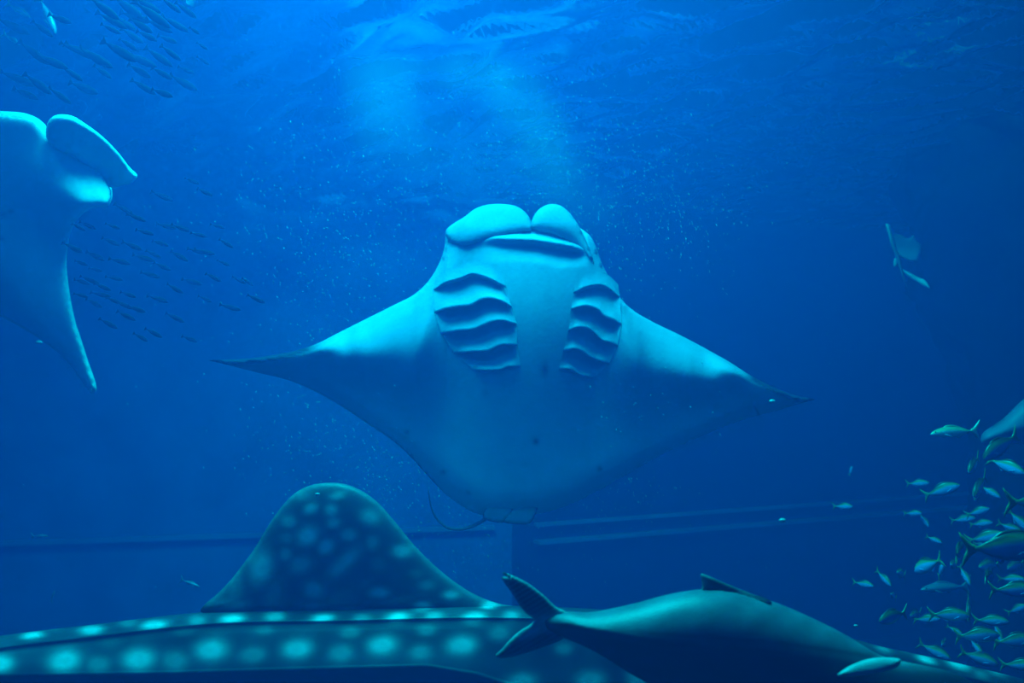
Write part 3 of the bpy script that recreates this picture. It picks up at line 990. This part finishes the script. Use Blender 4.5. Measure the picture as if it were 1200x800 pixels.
# ------------------------------------------------------------------ the rays on the right
M_PALE = skin('pale_ray_skin', None, .5, .3)
ray = empty('ray', at(1240, 485, 6.4), (PITCH, 0, 0))
tag(ray, 'pale blue ray leaving past the right edge above the school', 'ray')
relief('body', [(1149, 515), (1152, 507), (1163, 499), (1178, 488), (1200, 467), (1240, 440), (1290, 430), (1335, 455), (1330, 505), (1285, 540), (1230, 532), (1192, 520), (1166, 522), (1152, 521)], 3.5,
       lambda x, y, d: 26 * edge(d, 30), lambda x, y, d: 20 * edge(d, 30), (1240, 485), 6.4, M_PALE, ray, None,
       lambda x, y, d, s: mix((.07, .15, .22), (.02, .05, .08), .8 * np.exp(-(d / 3) ** 2) * (y < 500) * (x < 1178)) * (1 if s > 0 else .3))
tp = catmull([(1330, 480), (1360, 478), (1410, 470), (1460, 466)], 8, False)
tube('tail', to_local(tp[:, 0], tp[:, 1], 0 * tp[:, 0], (1240, 485), 6.4), np.linspace(.03, .006, len(tp)), M_PALE, ray)
rc, rd = (1060, 300), 8.5
ray2 = empty('ray', at(*rc, rd), (PITCH, 0, 0))
tag(ray2, 'small pale ray banking edge-on far off in the upper right', 'ray')
tp = catmull([(1040, 263), (1044, 274), (1049, 289), (1053, 301), (1056, 315), (1060, 328), (1064, 338)], 2, False)
relief('body', [(1038, 262), (1043, 264), (1046, 274), (1051, 289), (1056, 302), (1058, 315), (1063, 336), (1058, 326), (1053, 312), (1049, 300), (1044, 288), (1041, 276)], 1.2,
       lambda x, y, d: 5 * edge(d, 3), lambda x, y, d: 5 * edge(d, 3), rc, rd, M_PALE, ray2, None, lambda x, y, d, s: mix((.05, .12, .14), (.14, .30, .30), sm(290, 262, y)))
relief('wing', [(1047, 274), (1055, 275), (1065, 279), (1071, 275), (1074, 281), (1080, 287), (1080, 292), (1078, 300), (1075, 306), (1066, 306), (1058, 302), (1051, 296), (1047, 285)], 1.5,
       lambda x, y, d: 3 * edge(d, 6), lambda x, y, d: 3 * edge(d, 6), rc, rd, M_PALE, ray2, lambda x, y: .4 * (1050 - x) + .5 * (y - 290), lambda x, y, d, s: mix((.05, .12, .15), (.12, .22, .26), sm(285, 300, y)))
relief('wing', [(1056, 315), (1066, 319), (1077, 325), (1084, 328), (1090, 338), (1084, 336), (1075, 331), (1064, 324)], 1.2,
       lambda x, y, d: 2.5 * edge(d, 3), lambda x, y, d: 2.5 * edge(d, 3), rc, rd, M_PALE, ray2, lambda x, y: .5 * (x - 1056), lambda x, y, d, s: mix((.14, .26, .28), (.26, .42, .42), sm(1070, 1084, x)))
relief('wing', [(1049, 302), (1047, 306), (1048, 313), (1051, 312), (1053, 305)], 1.2, lambda x, y, d: 2 * edge(d, 2), lambda x, y, d: 2 * edge(d, 2), rc, rd, M_PALE, ray2, None, lambda x, y, d, s: mix((.12, .26, .28), (.12, .26, .28), 0 * x))

# ------------------------------------------------------------------ the dark shoals on the left
rng = random.Random(11)
M_DARK = skin('dark_fish_skin', (.004, .010, .020), .7, .05)
V, Fc = loft([(.5, 0, .006, .005), (.44, 0, .045, .03), (.3, 0, .095, .055), (.1, 0, .11, .06), (-.12, 0, .085, .045), (-.3, 0, .035, .02), (-.37, 0, .018, .01), (-.44, 0, .07, .006), (-.5, 0, .12, .004)], 10)
dark = mesh_obj('shoal_fish', V, Fc, M_DARK)
TOPL = [(140, 60, 40), (164, 70, 34), (112, 68, 38), (155, 42, 26), (172, 42, 24), (122, 10, 34), (150, 9, 40), (131, 24, 30), (158, 20, 36), (186, 30, 30), (178, 17, 40), (205, 28, 28), (186, 67, 30), (200, 62, 24), (163, 83, 28),
        (190, 86, 24), (215, 97, 32), (168, 102, 26), (190, 109, 26), (218, 82, 18), (237, 54, 12), (238, 71, 13), (95, 60, 34), (84, 56, 24), (98, 103, 34), (40, 62, 34), (60, 72, 34), (20, 92, 36), (44, 98, 34), (14, 30, 34),
        (50, 34, 24), (70, 22, 26), (218, 12, 24), (200, 6, 22), (130, 34, 20), (172, 6, 30), (150, 52, 22), (120, 84, 22), (70, 112, 26), (84, 86, 24), (196, 46, 22), (165, 30, 30), (146, 27, 26), (30, 110, 28), (228, 36, 14)]
k = 0
for px, py, L in TOPL:
    d = min(6.5, .86 * 3000 / (450 - py)) * (.82 + .16 * ((k * .618) % 1))
    o = dark if k == 0 else dark.copy()
    if k: COL.objects.link(o)
    aim(o, px, py, d, L * 1.25, -30 + rng.uniform(-8, 8), rng.uniform(-15, 15))
    tag(o, 'dark fish of the shoal under the surface at the upper left', 'fish', 'dark shoal at the upper left')
    k += 1
MIDL = [(92, 266), (103, 264), (132, 265), (130, 283), (155, 288), (85, 290), (168, 302), (95, 308), (112, 316), (105, 328), (95, 346), (110, 355), (145, 357), (127, 379), (230, 294), (233, 275), (262, 308), (280, 328), (180, 390),
        (195, 265), (212, 267), (290, 330), (240, 295), (120, 336), (134, 326), (150, 345), (160, 362), (112, 300), (140, 306), (176, 322), (190, 312), (205, 338), (225, 330), (188, 285), (170, 272), (210, 300), (250, 325), (222, 397),
        (165, 395), (148, 370), (185, 350), (205, 372), (240, 350), (270, 360), (300, 350), (96, 330), (118, 345), (133, 352), (225, 212), (240, 225), (190, 230), (255, 265), (160, 255), (145, 245), (265, 285), (180, 298)]
for i, (px, py) in enumerate(MIDL):
    d = 5.6 + 1.6 * ((i * .618) % 1)
    o = dark.copy()
    COL.objects.link(o)
    aim(o, px, py, d, rng.uniform(17, 27), -22 + rng.uniform(-9, 9), rng.uniform(-15, 15))
    tag(o, 'tiny dark fish of the shoal between the two manta rays', 'fish', 'dark shoal between the mantas')

# ------------------------------------------------------------------ bubbles
def bubble_mesh(name, items):
    """items: (centre, half length, half width, direction); every bubble a small stretched ball"""
    V, Fc = [], []
    for c, a, b, dr in items:
        dr = dr.normalized()
        u = dr.orthogonal().normalized()
        w = dr.cross(u)
        n = len(V)
        V.append(c + dr * a)
        for k in range(4):
            g = math.pi / 2 * k
            V.append(c + (u * math.cos(g) + w * math.sin(g)) * b)
        V.append(c - dr * a)
        for k in range(4):
            Fc += [(n, n + 1 + k, n + 1 + (k + 1) % 4), (n + 5, n + 1 + (k + 1) % 4, n + 1 + k)]
    return V, Fc


M_BUB = skin('air_bubble', (.26, .37, .40), .2, .4)
CLOUDS = [  # centre px, spread px, rotation, count, distance range, size px
    (420, 300, 70, 70, 500, 6.2, 8.0, 1.0), (350, 250, 60, 60, 180, 6.2, 8.0, 1.0), (780, 260, 60, 50, 340, 6.3, 8.0, 1.0), (720, 230, 60, 50, 260, 6.4, 8, 1.0),
    (600, 150, 90, 60, 500, 6.6, 8.0, .9), (450, 150, 60, 80, 300, 6.6, 8.0, .9), (640, 210, 60, 50, 300, 6.4, 7.5, 1.0),
    (450, 560, 60, 50, 420, 5.6, 8.0, 1.0), (390, 510, 60, 40, 260, 5.6, 8.0, 1.0), (540, 640, 40, 40, 260, 5.6, 8.0, .9), (690, 600, 50, 35, 160, 5.6, 7.5, 1.0), (760, 560, 40, 25, 60, 5.6, 7.5, 1.0),
    (760, 470, 50, 30, 40, 5.2, 5.5, 1.1), (600, 400, 250, 200, 200, 5.5, 9, .8), (300, 350, 150, 150, 120, 5, 8, .9)]
items = []
for cx_, cy_, sx, sy, n, d0, d1, sz in CLOUDS:
    for i in range(n):
        px, py = rng.gauss(cx_, sx), rng.gauss(cy_, sy)
        d = rng.uniform(d0, d1)
        if (450 - py) / F_PX * d > 2.85:
            continue
        p = d / F_PX
        b = rng.uniform(.22, .55) * sz * p
        items.append((at(px, py, d), b * rng.uniform(2, 5), b, RGT * rng.gauss(.45, .15) - UPV * 1 + FWD * rng.gauss(0, .4)))
V, Fc = bubble_mesh('bubbles', items)
o = mesh_obj('bubbles', V, Fc, M_BUB)
tag(o, 'fine air bubbles drifting in clouds around the manta ray', 'bubbles', None, 'stuff')


def single(px, py, d, r, lab):
    bm = bmesh.new()
    bmesh.ops.create_icosphere(bm, subdivisions=2, radius=r * d / F_PX)
    me = bpy.data.meshes.new('air_bubble')
    bm.to_mesh(me); bm.free()
    me.shade_smooth()
    me.materials.append(M_BUB)
    o = bpy.data.objects.new('air_bubble', me)
    COL.objects.link(o)
    o.location = at(px, py, d)
    o.scale = (1.3, 1, .8)
    tag(o, lab, 'bubble')


single(917, 609.5, 4.5, 3.4, 'bright round bubble alone in the dark water right of the manta')
single(905, 470, 5.6, 3.0, 'pale speck before the right wing tip of the manta')
single(1003, 733, 4.0, 2.0, 'small pale speck above the back of the grey fish')
single(372, 579, 4.4, 2.4, 'bright speck near the top of the whale shark fin')
single(46, 401, 6.2, 3.0, 'pale speck under the hanging wing of the left manta')
single(124, 22, 5.8, 3.0, 'pale speck between the dark fish at the upper left')

# ------------------------------------------------------------------ the cloud of fine bubbles the manta has left behind
def plume():
    m = bpy.data.materials.new('bubble_haze')
    m.use_nodes = True
    nt = m.node_tree
    nt.nodes.clear()
    out = nt.nodes.new('ShaderNodeOutputMaterial')
    sc_ = nt.nodes.new('ShaderNodeVolumeScatter')
    sc_.inputs['Color'].default_value = (.6, .95, .8, 1)
    geo = nt.nodes.new('ShaderNodeNewGeometry')
    nz = nt.nodes.new('ShaderNodeTexNoise')
    nz.inputs['Scale'].default_value = 1.6
    nz.inputs['Detail'].default_value = 3
    mp = nt.nodes.new('ShaderNodeMapping')
    mp.inputs['Scale'].default_value = (1.5, 1, .7)
    mp.inputs['Rotation'].default_value = (0, math.radians(-25), 0)
    nt.links.new(geo.outputs['Position'], mp.inputs[0])
    nt.links.new(mp.outputs[0], nz.inputs['Vector'])
    total = None
    D = 7.6
    for px, py, rx, rz, ry, rot, amp in PUFFS:
        c = at(px, py, D)
        k = D / F_PX
        mpp = nt.nodes.new('ShaderNodeMapping')
        mpp.vector_type = 'TEXTURE'
        mpp.inputs['Location'].default_value = c
        mpp.inputs['Rotation'].default_value = (0, math.radians(rot), 0)
        mpp.inputs['Scale'].default_value = (rx * k, ry, rz * k)
        nt.links.new(geo.outputs['Position'], mpp.inputs[0])
        ln = nt.nodes.new('ShaderNodeVectorMath'); ln.operation = 'LENGTH'
        nt.links.new(mpp.outputs[0], ln.inputs[0])
        mr = nt.nodes.new('ShaderNodeMapRange'); mr.interpolation_type = 'SMOOTHERSTEP'
        mr.inputs[1].default_value, mr.inputs[2].default_value = 1.0, 0.0
        mr.inputs[3].default_value, mr.inputs[4].default_value = 0.0, amp
        nt.links.new(ln.outputs['Value'], mr.inputs[0])
        if total is None:
            total = mr.outputs[0]
        else:
            ad = nt.nodes.new('ShaderNodeMath'); ad.operation = 'ADD'
            nt.links.new(total, ad.inputs[0]); nt.links.new(mr.outputs[0], ad.inputs[1])
            total = ad.outputs[0]
    mr2 = nt.nodes.new('ShaderNodeMapRange')
    mr2.inputs[1].default_value, mr2.inputs[2].default_value = .35, .7
    mr2.inputs[3].default_value, mr2.inputs[4].default_value = .45, 1.2
    nt.links.new(nz.outputs[0], mr2.inputs[0])
    mu = nt.nodes.new('ShaderNodeMath'); mu.operation = 'MULTIPLY'
    nt.links.new(total, mu.inputs[0]); nt.links.new(mr2.outputs[0], mu.inputs[1])
    nt.links.new(mu.outputs[0], sc_.inputs['Density'])
    nt.links.new(sc_.outputs[0], out.inputs['Volume'])
    lo, hi = at(340, 290, D), at(800, -20, D)
    o = box('bubble_haze', (lo.x, D - .9, lo.z), (hi.x, D + .9, SURF - .12), m)
    tag(o, 'pale misty cloud of fine bubbles trailing above the manta ray', 'bubbles', None, 'stuff')


# px, py, half width, half height (pixels), half depth (m), lean, density
PUFFS = [(445, 90, 66, 140, .8, 4, .24), (430, 20, 70, 80, .8, 0, .18), (480, 150, 100, 100, .8, 0, .08), (510, 60, 70, 55, .7, 0, .12), (560, 82, 75, 52, .7, -20, .20), (602, 112, 66, 62, .7, 10, .22),
         (632, 158, 58, 72, .7, 24, .20), (655, 205, 58, 80, .7, 24, .16), (690, 250, 64, 66, .7, 20, .08), (570, 190, 140, 90, .8, 0, .08)]
plume()
